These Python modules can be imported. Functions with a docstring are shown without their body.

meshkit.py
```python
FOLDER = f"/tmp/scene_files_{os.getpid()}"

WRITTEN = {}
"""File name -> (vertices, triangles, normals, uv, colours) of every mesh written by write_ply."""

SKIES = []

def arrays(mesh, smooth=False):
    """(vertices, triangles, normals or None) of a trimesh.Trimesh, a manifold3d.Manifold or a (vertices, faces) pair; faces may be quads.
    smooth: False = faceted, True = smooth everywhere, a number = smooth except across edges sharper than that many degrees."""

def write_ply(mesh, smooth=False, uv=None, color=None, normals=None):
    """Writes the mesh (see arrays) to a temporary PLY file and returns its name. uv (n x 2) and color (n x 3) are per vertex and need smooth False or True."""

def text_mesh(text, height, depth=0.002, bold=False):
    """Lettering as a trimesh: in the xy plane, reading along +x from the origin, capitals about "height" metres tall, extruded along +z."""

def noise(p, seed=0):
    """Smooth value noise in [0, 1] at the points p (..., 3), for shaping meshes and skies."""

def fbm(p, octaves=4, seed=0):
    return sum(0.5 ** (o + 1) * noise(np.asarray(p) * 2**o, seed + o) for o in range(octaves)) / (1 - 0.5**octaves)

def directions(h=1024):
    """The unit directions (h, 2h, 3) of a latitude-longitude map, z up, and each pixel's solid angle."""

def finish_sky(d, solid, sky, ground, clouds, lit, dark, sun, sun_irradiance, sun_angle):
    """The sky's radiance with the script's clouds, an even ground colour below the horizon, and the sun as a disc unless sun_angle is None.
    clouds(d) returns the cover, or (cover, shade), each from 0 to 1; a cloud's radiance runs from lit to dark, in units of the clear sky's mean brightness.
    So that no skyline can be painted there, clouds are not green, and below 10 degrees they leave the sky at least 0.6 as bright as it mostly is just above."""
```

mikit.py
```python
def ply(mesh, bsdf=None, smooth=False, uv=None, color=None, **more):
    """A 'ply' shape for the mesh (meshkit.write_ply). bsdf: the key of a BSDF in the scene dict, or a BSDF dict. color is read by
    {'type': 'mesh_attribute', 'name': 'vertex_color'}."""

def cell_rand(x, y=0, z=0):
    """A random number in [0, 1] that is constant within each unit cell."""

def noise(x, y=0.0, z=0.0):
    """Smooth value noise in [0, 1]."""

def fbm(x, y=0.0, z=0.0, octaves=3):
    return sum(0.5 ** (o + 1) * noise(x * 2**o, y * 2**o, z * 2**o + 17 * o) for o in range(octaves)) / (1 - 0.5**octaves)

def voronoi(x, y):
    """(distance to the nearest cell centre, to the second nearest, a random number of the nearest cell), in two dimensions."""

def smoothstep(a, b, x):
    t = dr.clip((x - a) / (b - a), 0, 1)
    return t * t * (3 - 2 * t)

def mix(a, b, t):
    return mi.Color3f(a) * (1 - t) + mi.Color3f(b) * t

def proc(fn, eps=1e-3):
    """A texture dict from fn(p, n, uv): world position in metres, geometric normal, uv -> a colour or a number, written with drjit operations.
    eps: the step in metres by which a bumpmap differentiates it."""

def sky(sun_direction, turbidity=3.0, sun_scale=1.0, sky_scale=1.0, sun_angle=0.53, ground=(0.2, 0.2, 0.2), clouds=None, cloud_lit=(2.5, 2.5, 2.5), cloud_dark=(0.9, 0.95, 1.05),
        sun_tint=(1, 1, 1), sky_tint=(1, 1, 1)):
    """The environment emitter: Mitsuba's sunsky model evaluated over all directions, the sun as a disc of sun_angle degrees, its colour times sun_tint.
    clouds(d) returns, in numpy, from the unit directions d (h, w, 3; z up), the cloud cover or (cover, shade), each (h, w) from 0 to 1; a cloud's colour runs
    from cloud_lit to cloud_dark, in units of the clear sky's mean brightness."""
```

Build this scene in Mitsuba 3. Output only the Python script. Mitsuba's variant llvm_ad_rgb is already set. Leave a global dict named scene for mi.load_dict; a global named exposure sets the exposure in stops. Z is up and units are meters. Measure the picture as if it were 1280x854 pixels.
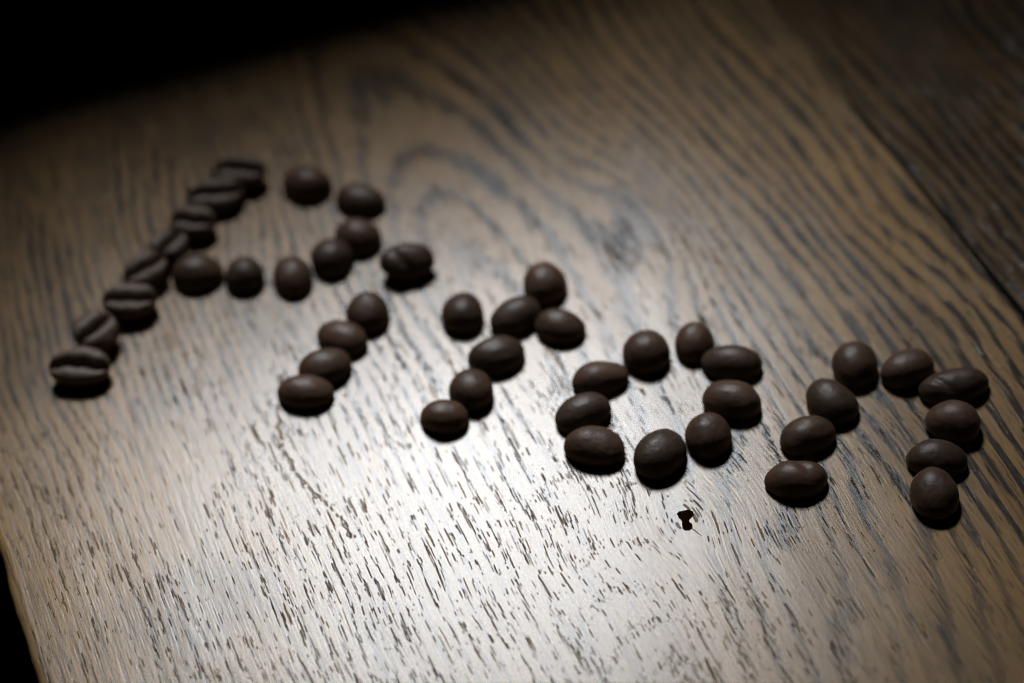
import math, random
import numpy as np, trimesh, mitsuba as mi, drjit as dr
import manifold3d as m3
from shapely.geometry import Polygon
import mikit, meshkit
from mikit import ply, proc, noise, fbm, cell_rand, smoothstep, mix

random.seed(5); np.random.seed(5)
T = mi.ScalarTransform4f
scene, labels = {}, {}

# ------------------------------------------------------------------ camera
EYE = np.array([-0.077754, -0.253399, 0.286083])
FWD = np.array([0.199370, 0.649740, -0.733546])
UP = np.array([0.330087, 0.660297, 0.674574])             # the camera is rolled a few degrees
scene['camera'] = {
    'type': 'thinlens', 'fov': 2 * math.degrees(math.atan(640 / 2831)), 'fov_axis': 'x',
    'to_world': T().look_at(origin=EYE.tolist(), target=(EYE + FWD).tolist(), up=UP.tolist()),
    'aperture_radius': 0.0058, 'focus_distance': 0.3590, 'near_clip': 0.01, 'far_clip': 20.0}
exposure = 1.25

# ------------------------------------------------------------------ light: one window high behind the table
WIN = np.array([0.160, 0.64, 0.950])
WIN_W, WIN_H = 0.27, 0.52
WIN_RADIANCE = [27.4, 28.3, 29.3]
OPEN_X, OPEN_Z = (-0.038, 0.118), (0.226, 0.255, 0.400)

# ------------------------------------------------------------------ materials
def mm(p):
    return p.x * 1000.0, p.y * 1000.0

def rings(X, Y, xc=-4.0, h0=7.0, k=0.27, yo=-6.0, sd=0.0):
    """Growth rings cut by the board's face: (phase 0..1, ring radius in mm)."""
    wx = 6.0 * (noise(X / 38 + 3.1 + sd, Y / 60 + 7.7, 0.5) - 0.5) + 5.5 * (noise(X / 9 + sd, Y / 30, 4.5) - 0.5) + 1.5 * (noise(X / 3.2, Y / 10 + sd, 8.5) - 0.5)
    a = X - xc - 9.0 * (noise(Y / 55 + sd, 2.5) - 0.5) + wx
    b = (Y - yo) * dr.lerp(0.11, k, smoothstep(-25.0, 15.0, Y))
    rho = dr.sqrt(a * a + b * b + h0 * h0) + 5.0 * (noise(X / 21 + 9, Y / 30 + sd, 1.5) - 0.5)
    rho = rho - 9.0 * dr.exp(-(X - 31) * (X - 31) / 60.0 - (Y - 16) * (Y - 16) / 420.0)
    t = (rho + 9.0 * dr.exp(-rho / 14.0)) / dr.lerp(1.9, 3.1, smoothstep(-18.0, 30.0, X + 0.25 * Y))
    t = t + 0.9 * (noise(t / 3.7, 70.5 + sd) - 0.5)
    return t - dr.floor(t), dr.clip(dr.abs(a) / rho, 0, 1)

def fibre(X, Y):
    """Across-the-fibre coordinate: the fibres wander a little and part round the knot hole."""
    kx, ky = X - 10.3, Y + 48.2
    part = 1.6 * kx / (1.0 + 0.05 * kx * kx) * dr.exp(-ky * ky / 60.0) * 0.6
    return X - part + 1.7 * (noise(X / 17 + 5, Y / 28, 11.5) - 0.5) + 0.35 * (noise(X / 4, Y / 6.5, 12.5) - 0.5)

def pore_layer(U, Y, a, b, keep, wmin, wmax, lmin, lmax, z):
    i = dr.floor(U / a)
    v = Y / b + 7.31 * cell_rand(i, 3, z)
    j = dr.floor(v)
    r1, r2, r3, r4 = (cell_rand(i, j, z + q) for q in (1, 2, 3, 4))
    half = lmin + (lmax - lmin) * r1 * r1
    cy = half + (1 - 2 * half) * r2
    w = wmin + (wmax - wmin) * r3 * r3
    cx = (0.5 + (r4 - 0.5) * (1 - 2 * w)) * a
    wob = (0.9 * (noise(U * 0.9, Y * 0.7, z + 0.5) - 0.5) + 0.5 * (noise(U * 6, Y * 1.8, z + 0.7) - 0.5)) * w * a * 2.0
    du = dr.abs(U - i * a - cx + wob) / (w * a)
    dv = dr.abs(v - j - cy) / half
    d = du * du + dv * dv * dv + 0.7 * (noise(U * 4, Y * 1.3, z + 0.9) - 0.5)
    return dr.select(cell_rand(i, j, z + 5) < keep, smoothstep(1.25, 0.45, d) * (0.40 + 0.60 * cell_rand(i, j, z + 6)), 0.0)

FISSURE = [(-38.7, 10.4), (-42.1, 2.0), (-43.7, -5.0), (-43.2, -12.0), (-41.8, -17.3), (-39.9, -21.9), (-39.3, -28.0)]

def fissure(X, Y):
    """The open growth-ring line that curves through the left of the plank, in broken pieces."""
    d = mi.Float(99.0)
    x = X + 0.9 * (noise(Y * 1.1, X * 0.5, 71.5) - 0.5)
    for (ax, ay), (bx, by) in zip(FISSURE[:-1], FISSURE[1:]):
        ux, uy = bx - ax, by - ay
        t = dr.clip(((x - ax) * ux + (Y - ay) * uy) / (ux * ux + uy * uy), 0, 1)
        d = dr.minimum(d, dr.sqrt(dr.square(x - ax - t * ux) + dr.square(Y - ay - t * uy)))
    w = 0.10 + 0.46 * noise(Y * 0.8, 72.5)
    return smoothstep(w + 0.12, w * 0.5, d) * smoothstep(0.38, 0.58, noise(X * 2.4, Y * 1.1, 73.5))

def arcs(X, Y):
    """Where the face cuts the rings flat, rows of pore ends lie in shallow arcs."""
    a = X + 4.0 + 2.0 * (noise(Y / 7, 74.5) - 0.5)
    t = (-Y - 0.07 * a * a) / 8.2 + 0.35 * (noise(X / 4, Y / 6, 75.5) - 0.5)
    t = t - dr.floor(t)
    return smoothstep(0.62, 0.74, t) * smoothstep(0.98, 0.86, t) * dr.exp(-dr.square(a / 10.0)) * smoothstep(-27.0, -33.0, Y)

def pores(X, Y, sd=0.0):
    ph, flank = rings(X, Y, sd=sd)
    early = smoothstep(0.50, 0.72, ph) * smoothstep(1.0, 0.93, ph)
    patch = smoothstep(0.32, 0.66, noise(X / 9 + sd, Y / 14, 21.5))
    U = fibre(X, Y)
    hair = pore_layer(U + 0.1, Y, 0.17, 7.0, 0.03 + 0.28 * early * patch, 0.12, 0.34, 0.15, 0.48, 180)
    big = pore_layer(U, Y, 0.44, 6.5, 0.07 + 0.50 * early * patch, 0.11, 0.32, 0.08, 0.48, 100)
    mid = pore_layer(U + 0.2, Y, 0.24, 2.6, 0.07 + 0.42 * early * patch + (0.5 * arcs(X, Y) if sd == 0.0 else 0.0), 0.13, 0.36, 0.06, 0.47, 140)
    out = dr.maximum(dr.maximum(big, mid), 0.6 * hair)
    return dr.maximum(out, 0.65 * fissure(X, Y)) if sd == 0.0 else out

def wood_fn(tan_a, tan_b, dark, sd, depth):
    def colour(p, n, uv):
        X, Y = mm(p)
        ph, flank = rings(X, Y, sd=sd)
        fine = noise(fibre(X, Y) * 3.3, Y * 0.28, 31.5)
        hatch = noise(fibre(X, Y) * 2.3, Y * 0.13, 37.5)
        ph = ph + 0.55 * (hatch - 0.5)
        ph = ph - dr.floor(ph)
        streak = smoothstep(0.52, 0.76, ph + 0.55 * (fine - 0.5) + 0.25 * (noise(X / 2.2, Y / 7, 38.5) - 0.5)) * smoothstep(1.02, 0.90, ph + 0.1 * (fine - 0.5))
        streak *= (0.50 + 0.95 * noise(X / 6 + 2, Y / 17, 33.5)) * (0.55 + 0.6 * hatch) * dr.maximum(0.25 + 0.75 * smoothstep(0.3, 0.85, flank), 0.62 * smoothstep(-12.0, 12.0, Y)) * (0.35 + 0.65 * smoothstep(-75.0, -15.0, X + 1.2 * Y))
        stain = smoothstep(1.15, 0.45, dr.sqrt(dr.square((X - 31.5) / 3.6) + dr.square((Y - 19.0) / 10.0)) + 0.9 * (noise(X / 2.6, Y / 6, 36.5) - 0.5)) if sd == 0.0 else 0.0
        streak = 0.80 * streak + 0.30 * smoothstep(0.55, 0.80, noise(fibre(X, Y) * 4.2, Y * 0.20, 39.5)) * (0.3 + noise(X / 4, Y / 12, 40.5))
        blot = smoothstep(0.60, 0.74, noise(X / 13 + 1.3 + sd, Y / 21 + 0.4, 35.5))
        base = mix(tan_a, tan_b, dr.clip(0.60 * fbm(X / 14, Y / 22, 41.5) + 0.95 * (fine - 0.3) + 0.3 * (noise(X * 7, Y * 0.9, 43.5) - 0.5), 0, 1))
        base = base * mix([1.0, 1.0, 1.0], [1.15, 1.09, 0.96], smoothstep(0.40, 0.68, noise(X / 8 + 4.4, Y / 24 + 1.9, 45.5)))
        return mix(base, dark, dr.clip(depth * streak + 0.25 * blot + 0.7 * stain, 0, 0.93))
    return colour

def pore_mask(p, n, uv):
    X, Y = mm(p)
    return pores(X, Y) * 0.92

def pore_mask_b(p, n, uv):
    X, Y = mm(p)
    return pores(X, Y, 31.0) * 0.92

def wood_height(p, n, uv):
    X, Y = mm(p)
    U = fibre(X, Y)
    ph, flank = rings(X, Y)
    h = -0.10 * pores(X, Y)
    h += 0.013 * (noise(U * 4.2, Y * 0.4, 51.5) - 0.5)          # brushed fibres
    h += 0.004 * (noise(U * 8.0, Y * 3.0, 52.5) - 0.5)
    h += 0.008 * (noise(U / 1.6, Y / 7, 53.5) - 0.5)
    h += 0.10 * (noise(X / 7, Y / 16, 55.5) - 0.5)             # hand-planed waviness
    h -= 0.003 * smoothstep(0.45, 0.75, ph) * smoothstep(1.0, 0.9, ph)
    return h

def wood(name, colour, mask):
    scene[name] = {'type': 'bumpmap', 'arbitrary': proc(wood_height, 5e-5), 'scale': 0.001, 'bsdf': {
        'type': 'blendbsdf', 'weight': proc(mask),
        'bsdf_0': {'type': 'roughplastic', 'distribution': 'beckmann', 'alpha': 0.098, 'int_ior': 1.44, 'diffuse_reflectance': proc(colour)},
        'bsdf_1': {'type': 'principled', 'base_color': {'type': 'rgb', 'value': [0.030, 0.022, 0.016]}, 'roughness': 0.75, 'specular': 0.15}}}

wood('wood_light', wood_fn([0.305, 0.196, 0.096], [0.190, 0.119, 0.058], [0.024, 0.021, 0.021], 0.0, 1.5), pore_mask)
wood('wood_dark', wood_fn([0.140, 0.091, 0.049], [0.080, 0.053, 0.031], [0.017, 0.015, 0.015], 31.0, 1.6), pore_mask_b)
scene['wood_edge'] = {'type': 'principled', 'base_color': {'type': 'rgb', 'value': [0.02, 0.014, 0.01]}, 'roughness': 0.7}
scene['black_paint'] = {'type': 'twosided', 'bsdf': {'type': 'diffuse', 'reflectance': {'type': 'rgb', 'value': [0.012, 0.011, 0.010]}}}

def bean_colour(seed, tone):
    def f(p, n, uv):
        x, y, z = p.x * 1000, p.y * 1000, p.z * 1000
        a = fbm(x / 2.6 + seed, y / 2.6, z / 2.6)
        b = noise(x * 2.1, y * 2.1 + seed, z * 2.1)
        return mix(tone, [c * 0.62 for c in tone], dr.clip(1.5 * a - 0.35, 0, 1)) * (0.86 + 0.28 * b)
    return f

def bean_height(p, n, uv):
    x, y, z = p.x * 1000, p.y * 1000, p.z * 1000
    return 0.035 * noise(x * 1.9, y * 1.9, z * 1.9) + 0.014 * noise(x * 5.5, y * 5.5, z * 5.5)

TONES = [[0.072, 0.041, 0.026], [0.088, 0.049, 0.031], [0.058, 0.035, 0.023]]
for q, tone in enumerate(TONES):
    scene[f'bean_skin_{q}'] = {'type': 'bumpmap', 'arbitrary': proc(bean_height, 4e-5), 'scale': 0.001, 'bsdf': {
        'type': 'principled', 'base_color': proc(bean_colour(q * 5.0, tone)), 'roughness': 0.48, 'specular': 0.34}}
scene['bean_flat'] = {'type': 'bumpmap', 'arbitrary': proc(bean_height, 4e-5), 'scale': 0.0012, 'bsdf': {
    'type': 'principled', 'base_color': proc(bean_colour(21.0, [0.112, 0.073, 0.053])), 'roughness': 0.55, 'specular': 0.4}}

# ------------------------------------------------------------------ helpers
def add(key, mesh, bsdf, smooth=False, **more):
    scene[key] = ply(mesh, bsdf, smooth, **more)
    return key

def tag(key, label=None, category=None, group=None, kind=None):
    labels[key] = {k: v for k, v in (('label', label), ('category', category), ('group', group), ('kind', kind)) if v}

def man(mesh):
    return m3.Manifold(m3.Mesh(np.asarray(mesh.vertices, np.float32), np.asarray(mesh.faces, np.uint32)))

def box(x0, x1, y0, y1, z0, z1):
    b = trimesh.creation.box((x1 - x0, y1 - y0, z1 - z0))
    b.apply_translation([(x0 + x1) / 2, (y0 + y1) / 2, (z0 + z1) / 2])
    return b

# ------------------------------------------------------------------ the table: two oak planks side by side
Y0, Y1, THICK = -0.22, 0.196, 0.022

def plank_mesh(x0, x1, rl, rr, seed, wobble_l=0.0, wobble_r=0.0, taper=0.0):
    """A board along y with rounded, slightly uneven long edges."""
    ys = np.linspace(Y0, Y1, 240)
    prof = []
    for a in np.linspace(math.pi, math.pi / 2, 7):
        prof.append(('l', rl * (1 + math.cos(a)), -rl * (1 - math.sin(a))))
    for a in np.linspace(math.pi / 2, 0, 7):
        prof.append(('r', -rr * (1 - math.cos(a)), -rr * (1 - math.sin(a))))
    rows = []
    n = lambda q, s: meshkit.fbm(np.stack([ys * q, ys * 0 + s, ys * 0], 1), 3, seed) - 0.5
    left = x0 + taper * np.clip((0.06 - ys) / 0.1, 0, 2) + wobble_l * (n(45, 1) + 0.5 * n(160, 3)) * 2
    right = x1 + wobble_r * (n(45, 7) + 0.5 * n(160, 9)) * 2
    pts = [np.stack([left, ys, ys * 0 - THICK], 1)]
    for side, dx, dz in prof:
        pts.append(np.stack([(left if side == 'l' else right) + dx, ys, ys * 0 + dz], 1))
    pts.append(np.stack([right, ys, ys * 0 - THICK], 1))
    v = np.stack(pts, 1)                                       # (ny, np, 3)
    ny, npr = v.shape[:2]
    f = []
    idx = lambda i, j: i * npr + (j % npr)
    for i in range(ny - 1):
        for j in range(npr):
            a, b, c, d = idx(i, j), idx(i, j + 1), idx(i + 1, j + 1), idx(i + 1, j)
            f += [[a, c, b], [a, d, c]]
    c0, c1 = len(v.reshape(-1, 3)), len(v.reshape(-1, 3)) + 1
    V = np.vstack([v.reshape(-1, 3), v[0].mean(0), v[-1].mean(0)])
    for j in range(npr):
        f += [[c0, idx(0, j), idx(0, j + 1)], [c1, idx(ny - 1, j + 1), idx(ny - 1, j)]]
    m = trimesh.Trimesh(V, f, process=False)
    m.fix_normals()
    return m

tag('oak_table', 'dark stained oak tabletop of wide open-pored planks under the coffee beans', 'table')
plank = plank_mesh(-0.0927, 0.0799, 0.0016, 0.00025, 3, 0.0009, 0.00012)
# the small knot hole in front of the round letter: a real pit
hole = np.array([[-.30, 1.55], [.35, 1.72], [1.0, 1.45], [1.12, .85], [.75, .40], [.45, .05], [.42, -.35], [.85, -.75], [.95, -1.25], [.60, -1.75],
                 [.05, -1.80], [-.35, -1.50], [-.42, -.85], [-.40, -.3], [-.62, .1], [-.98, .45], [-1.0, .75], [-1.22, 1.05], [-.95, 1.42]])
hole = hole * [1.08, 1.15] @ np.array([[math.cos(.44), -math.sin(.44)], [math.sin(.44), math.cos(.44)]])
pit = trimesh.creation.extrude_polygon(Polygon(hole * 0.001).buffer(0.00012), 0.006, engine='earcut')
pit.apply_translation([0.0103, -0.0482, -0.0042])
split = trimesh.creation.extrude_polygon(Polygon([[.05, -1.9], [.25, -1.9], [.95, -4.0], [.90, -4.05]]).buffer(0.01), 1.2, engine='earcut')
split.apply_scale(0.001); split.apply_translation([0.0103, -0.0482, -0.0008])
cut = man(plank) - man(pit) - man(split) - man(box(0.0786, 0.10, -0.3, 0.3, -0.03, -0.00042))
cm = cut.to_mesh()
plank = trimesh.Trimesh(cm.vert_properties[:, :3], cm.tri_verts, process=False)
add('oak_table__plank', plank, 'wood_light', 35)
second = plank_mesh(0.0804, 0.262, 0.00003, 0.0016, 8, 0.00012, 0.0009, 0.0010)
second.apply_translation([0, 0, -0.0003])
cm = (man(second) - man(box(0.07, 0.0836, -0.3, 0.3, -0.03, -0.00042))).to_mesh()
second = trimesh.Trimesh(cm.vert_properties[:, :3], cm.tri_verts, process=False)
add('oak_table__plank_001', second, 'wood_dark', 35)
scene['joint_shade_black'] = {'type': 'diffuse', 'reflectance': {'type': 'rgb', 'value': [0.008, 0.007, 0.006]}}
add('oak_table__joint_shade_strip', box(0.0787, 0.0835, Y0 + 0.001, Y1 - 0.001, -0.016, -0.00036), 'joint_shade_black')  # black strip laid in the open joint, painting the shade of the gap
labels['oak_table__joint_shade_strip'] = {'label': 'black strip standing in for the shade in the joint between the two planks'}
labels['oak_table__plank'] = {'label': 'wide tan plank with a small dark knot hole'}
labels['oak_table__plank_001'] = {'label': 'darker brown plank beyond the open joint'}

# ------------------------------------------------------------------ coffee beans
ICO = trimesh.creation.icosphere(5)

DENTS = {44: [(0.15, 0.55, 1.3, 0.4)], 38: [(-0.24, 0.35, 0.8, 0.4)], 15: [(-0.1, 0.45, 1.2, 0.5)]}

def bean_mesh(L, W, H, seed, face_up, lean):
    """A roasted coffee bean: domed back, flat side with a wavy crease. Millimetres, crease side down unless face_up."""
    r = np.random.default_rng(seed)
    x, y, z = ICO.vertices.T
    e = 0.97
    X = np.sign(x) * np.abs(x) ** e * L / 2
    Y = np.sign(y) * np.abs(y) ** e * W / 2
    up, dn = np.clip(z, 0, 1), np.clip(-z, 0, 1)
    flat = np.tanh(1.9 * dn) / np.tanh(1.9)
    eq = 0.33 if face_up or lean else 0.20
    Z = eq * H + (1 - eq) * H * up - eq * H * flat
    egg, bend = r.uniform(-0.09, 0.09), r.uniform(-0.03, 0.03)
    Y = Y * (1 + egg * x) + bend * L * (x * x - 0.3)
    Z = np.where(z > 0, Z * 1.0 + 0.12 * H * up * r.uniform(-1, 1) * x, Z)
    # crease on the flat side, a shallow S
    under = np.clip((dn - (0.12 if face_up or lean else 0.45)) / 0.25, 0, 1) * (1.0 if face_up or lean else 0.15)
    c = 0.5 * np.sin(X / L * 4.6 + r.uniform(-.8, .8)) * r.uniform(0.4, 1.1) + r.uniform(-0.3, 0.3) + 0.1 * np.sin(X * 1.9 + seed)
    d = np.abs(Y - c)
    ends = np.clip((1.03 - np.abs(x)) / 0.12, 0, 1)
    groove = 1.05 * np.exp(-(d / 0.36) ** 2) + 0.65 * np.exp(-(d / 1.1) ** 2)
    Z = Z + under * ends * groove
    Z = Z - under * 0.45 * np.clip(1 - ((d - 1.7) / 1.6) ** 2, 0, 1)      # the two swollen lips
    P = np.stack([X, Y, Z], 1)
    q = r.uniform(0, 50, 3)
    n = np.stack([x, y, z], 1)
    P += n * (0.44 * (meshkit.noise(P / 3.6 + q, seed) - 0.5) + 0.09 * (meshkit.noise(P / 1.3 + q, seed + 7) - 0.5))[:, None]
    P += n * (0.05 * (meshkit.noise(P * [0.45, 1.5, 1.5] + q, seed + 13) - 0.5))[:, None]      # wrinkles along the bean
    for (ax, depth, width, slant) in DENTS.get(seed - 40, []):             # pressed-in folds across the back
        t = (P[:, 0] / L - ax + slant * P[:, 1] / W) * L / width
        P[:, 2] -= depth * np.exp(-t * t) * up
    if face_up:
        P = P * [1, -1, -1]
    return P

# name, kind (c crease up, d dome up, l leaning), x, y, yaw, length, width, height in mm, skin
BEANS = [
('s1','c',-70.31,25.04,-22,10.73,6.85,4.37), ('s2','c',-65.34,31.32,38,7.87,8.12,5.16), ('s3','c',-58.01,36.54,-18,9.91,6.91,4.41),
('s4','c',-53.19,42.60,23,8.56,6.69,4.22), ('s5','c',-47.44,47.02,42,6.97,7.25,4.60), ('s6','c',-42.04,50.76,-27,8.62,6.60,4.20),
('s7','c',-36.21,55.50,-7,10.47,6.48,4.12), ('s8','c',-30.31,59.38,-24,10.28,6.75,4.30),
('b1','d',-19.71,52.35,-38,9.56,7.52,4.82), ('b2','d',-12.12,44.01,-43,9.69,6.41,4.04), ('b3','d',-15.86,34.92,-47,8.70,7.52,4.82),
('b4','d',-21.82,32.08,60,8.49,7.69,4.89), ('b5','d',-29.66,30.77,82,8.55,7.06,4.48), ('b6','d',-37.29,34.95,72,6.94,7.20,4.53),
('b7','d',-44.80,39.42,-20,9.38,7.56,4.85), ('r1','l',-10.22,24.50,-16,9.89,6.64,4.21), ('r2','d',-20.53,16.05,77,8.12,7.78,4.93),
('r3','d',-26.52,12.89,-51,9.26,6.48,4.09), ('r4','d',-31.53,7.68,-6,9.47,7.06,4.50), ('r5','d',-36.43,3.79,-30,9.78,6.62,4.20),
('t1','d',-5.59,8.79,72,8.43,7.34,4.67), ('t2','d',9.81,8.75,74,8.56,7.82,4.97), ('t3','d',2.47,4.00,7,9.36,6.81,4.32),
('t4','d',8.35,-1.66,-37,8.76,6.45,4.08), ('t5','d',-4.02,-3.00,-6,10.13,7.24,4.63), ('t6','d',-10.80,-8.43,76,8.34,7.46,4.74),
('t7','d',-17.05,-11.98,-33,8.10,6.38,4.04), ('o1','d',19.12,-13.89,80,8.41,8.09,5.14), ('o2','d',27.28,-15.30,61,7.95,6.85,4.34),
('o3','d',31.02,-22.27,-32,10.33,6.57,4.17), ('o4','d',9.90,-15.61,-13,9.78,6.35,4.01), ('o5','d',4.15,-21.43,-0,9.65,6.82,4.33),
('o6','d',2.92,-28.90,-34,10.03,7.14,4.56), ('o7','d',11.81,-35.29,32,9.95,7.86,5.01), ('o8','d',20.52,-35.23,68,8.54,7.61,4.85),
('o9','d',27.35,-29.98,-40,9.90,7.17,4.58), ('n1','d',49.06,-32.01,73,8.89,7.64,4.87), ('n2','d',56.48,-36.59,5,9.45,7.02,4.47),
('n3','d',61.34,-43.28,-11,11.93,6.64,4.21), ('n4','d',57.29,-49.97,-46,8.97,7.57,4.86), ('n5','d',51.22,-55.54,-33,9.75,6.80,4.33),
('n6','d',47.27,-61.79,68,9.36,7.73,4.94), ('n7','d',41.71,-37.48,-75,9.72,7.43,4.78), ('n8','d',35.03,-42.23,-3,9.27,6.78,4.31),
('n9','d',29.35,-49.36,-22,10.07,6.91,4.40)]
WORDS = {
's1': 'crease-up coffee bean farthest left of all, at the near end of the slanted row',
's2': 'crease-up coffee bean turned aslant, second from the near end of the slanted left row',
's3': 'crease-up coffee bean lying crosswise, third from the near end of the slanted left row',
's4': 'paler crease-up coffee bean beside the fat dome at the foot of the first loop',
's5': 'crease-up coffee bean turned aslant, fifth from the near end of the slanted row',
's6': 'crease-up coffee bean third from the far end of the slanted left row',
's7': 'crease-up coffee bean second from the far end of the slanted left row',
's8': 'crease-up coffee bean at the far end of the slanted left row, nearest the shadow',
'b1': 'dome-up coffee bean at the far top of the first loop, apart from its neighbours',
'b2': 'reddish brown dome-up coffee bean at the far right corner of the first loop',
'b3': 'dome-up coffee bean behind another on the right side of the first loop',
'b4': 'tall dome-up coffee bean at the near right corner of the first loop',
'b5': 'upright oval dome-up coffee bean at the near middle of the first loop',
'b6': 'small round dome-up coffee bean between the fat one and the upright oval one',
'b7': 'fat dome-up coffee bean touching the slanted crease-up row',
'r1': 'lumpy leaning coffee bean with a near-side crease, alone right of the first loop',
'r2': 'round dome-up coffee bean at the far end of the row of four',
'r3': 'dome-up coffee bean second from the far end of the row of four',
'r4': 'dome-up coffee bean second from the near end of the row of four',
'r5': 'oval dome-up coffee bean at the near end of the row of four',
't1': 'single dome-up coffee bean forming the left arm of the middle cross',
't2': 'round dome-up coffee bean at the far tip of the middle cross',
't3': 'dome-up coffee bean at the centre of the middle cross, behind its right arm',
't4': 'pointed oval dome-up coffee bean forming the right arm of the middle cross',
't5': 'long dome-up coffee bean below the centre of the middle cross',
't6': 'round dome-up coffee bean second from the near end of the middle cross',
't7': 'small oval dome-up coffee bean at the near tip of the middle cross',
'o1': 'fat round dome-up coffee bean at the far left of the ring of nine',
'o2': 'small round dome-up coffee bean at the far right of the ring of nine',
'o3': 'long dome-up coffee bean at the upper right of the ring of nine',
'o4': 'oval dome-up coffee bean at the upper left of the ring of nine',
'o5': 'dome-up coffee bean tilted on the left side of the ring of nine',
'o6': 'wide dome-up coffee bean at the near left of the ring of nine',
'o7': 'egg-shaped dome-up coffee bean of the ring, just behind the knot hole',
'o8': 'round dome-up coffee bean at the near right of the ring of nine',
'o9': 'broad dome-up coffee bean at the right side of the ring of nine',
'n1': 'round dome-up coffee bean at the far left corner of the right-hand arch',
'n2': 'dome-up coffee bean at the middle of the top of the right-hand arch',
'n3': 'longest coffee bean, with a dent, at the far right corner of the right-hand arch',
'n4': 'dome-up coffee bean second down the right leg of the right-hand arch',
'n5': 'wide dome-up coffee bean second from the near end of the arch\'s right leg',
'n6': 'round dome-up coffee bean at the near end of the arch\'s right leg',
'n7': 'dome-up coffee bean second down the left leg of the right-hand arch',
'n8': 'dome-up coffee bean second from the near end of the arch\'s left leg',
'n9': 'dented blunt coffee bean at the near end of the arch\'s left leg'}
TILT = {'s1': (20, 2), 's2': (14, -3), 's3': (10, 4), 's4': (12, 0), 's5': (10, 2), 's6': (12, 0), 's7': (16, 3), 's8': (12, 0), 'r1': (36, 6)}
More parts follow.
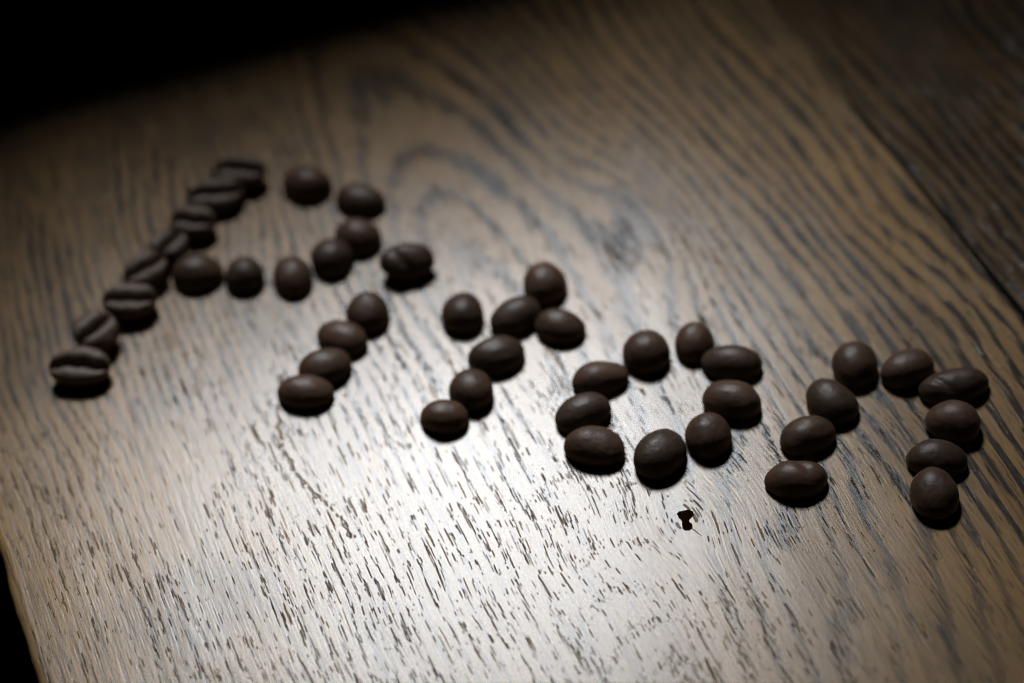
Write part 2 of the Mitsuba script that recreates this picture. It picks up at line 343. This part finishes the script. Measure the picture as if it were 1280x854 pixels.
for q, (nm, kind, x, y, yaw, L, W, H) in enumerate(BEANS):
    P = bean_mesh(L, W, H, 40 + q, kind == 'c', kind == 'l')
    if nm in TILT:                                             # rolled towards the viewer about its own long axis
        a, b = map(math.radians, TILT[nm])
        if abs(yaw) > 90: a = -a
        Rx = np.array([[1, 0, 0], [0, math.cos(a), -math.sin(a)], [0, math.sin(a), math.cos(a)]])
        Ry = np.array([[math.cos(b), 0, math.sin(b)], [0, 1, 0], [-math.sin(b), 0, math.cos(b)]])
        P = P @ (Ry @ Rx).T
    a = math.radians(yaw)
    P = P @ np.array([[math.cos(a), -math.sin(a), 0], [math.sin(a), math.cos(a), 0], [0, 0, 1]]).T
    P[:, 2] -= P[:, 2].min() + 0.03
    P[:, :2] += [x, y]
    key = 'coffee_bean' if q == 0 else f'coffee_bean_{q:03d}'
    f = ICO.faces[:, ::-1] if False else ICO.faces
    m = trimesh.Trimesh(P / 1000.0, f, process=False)
    if m.volume < 0: m.invert()
    add(key, m, 'bean_flat' if kind == 'c' else f'bean_skin_{(q * 7 + q // 3) % 3}', True)
    tag(key, WORDS[nm], 'coffee bean', 'coffee beans laid out in letters on the planks')

# ------------------------------------------------------------------ out of frame: the window, and an added wall that shades the table
d = WIN / np.linalg.norm(WIN)
wall_y = WIN[1]
wx0, wx1 = WIN[0] - WIN_W / 2, WIN[0] + WIN_W / 2
wz0, wz1 = WIN[2] - WIN_H / 2, WIN[2] + WIN_H / 2
tag('window', 'small bright window high in the dark wall', 'window')
pane = trimesh.Trimesh([[wx0, wall_y, wz0], [wx1, wall_y, wz0], [wx1, wall_y, wz1], [wx0, wall_y, wz1]], [[0, 1, 2], [0, 2, 3]], process=False)
scene['window__pane'] = {**ply(pane, 'black_paint'), 'emitter': {'type': 'area', 'radiance': {'type': 'rgb', 'value': WIN_RADIANCE}}}
fr = [box(wx0 - .03, wx0, wall_y - .03, wall_y + .02, wz0 - .03, wz1 + .03), box(wx1, wx1 + .03, wall_y - .03, wall_y + .02, wz0 - .03, wz1 + .03),
      box(wx0, wx1, wall_y - .03, wall_y + .02, wz0 - .03, wz0), box(wx0, wx1, wall_y - .03, wall_y + .02, wz1, wz1 + .03)]
add('window__frame', trimesh.util.concatenate(fr), 'black_paint')
# unseen dark wall added to cut the window light to one soft-edged pool
tag('added_shade_wall', 'unseen dark wall with a four-sided opening, added to shape the window light', 'wall')
oy0, oy1 = 0.200, 0.220
outer = Polygon([(-0.9, -0.4), (1.1, -0.4), (1.1, 1.2), (-0.9, 1.2)])
opening = Polygon([(OPEN_X[0], OPEN_Z[0]), (OPEN_X[1], OPEN_Z[1]), (OPEN_X[1], OPEN_Z[2]), (OPEN_X[0], OPEN_Z[2])])
wall = trimesh.creation.extrude_polygon(outer.difference(opening), oy1 - oy0, engine='earcut')
wall.apply_transform(np.array([[1, 0, 0, 0], [0, 0, -1, oy1], [0, 1, 0, 0], [0, 0, 0, 1.0]]))
add('added_shade_wall', wall, 'black_paint')
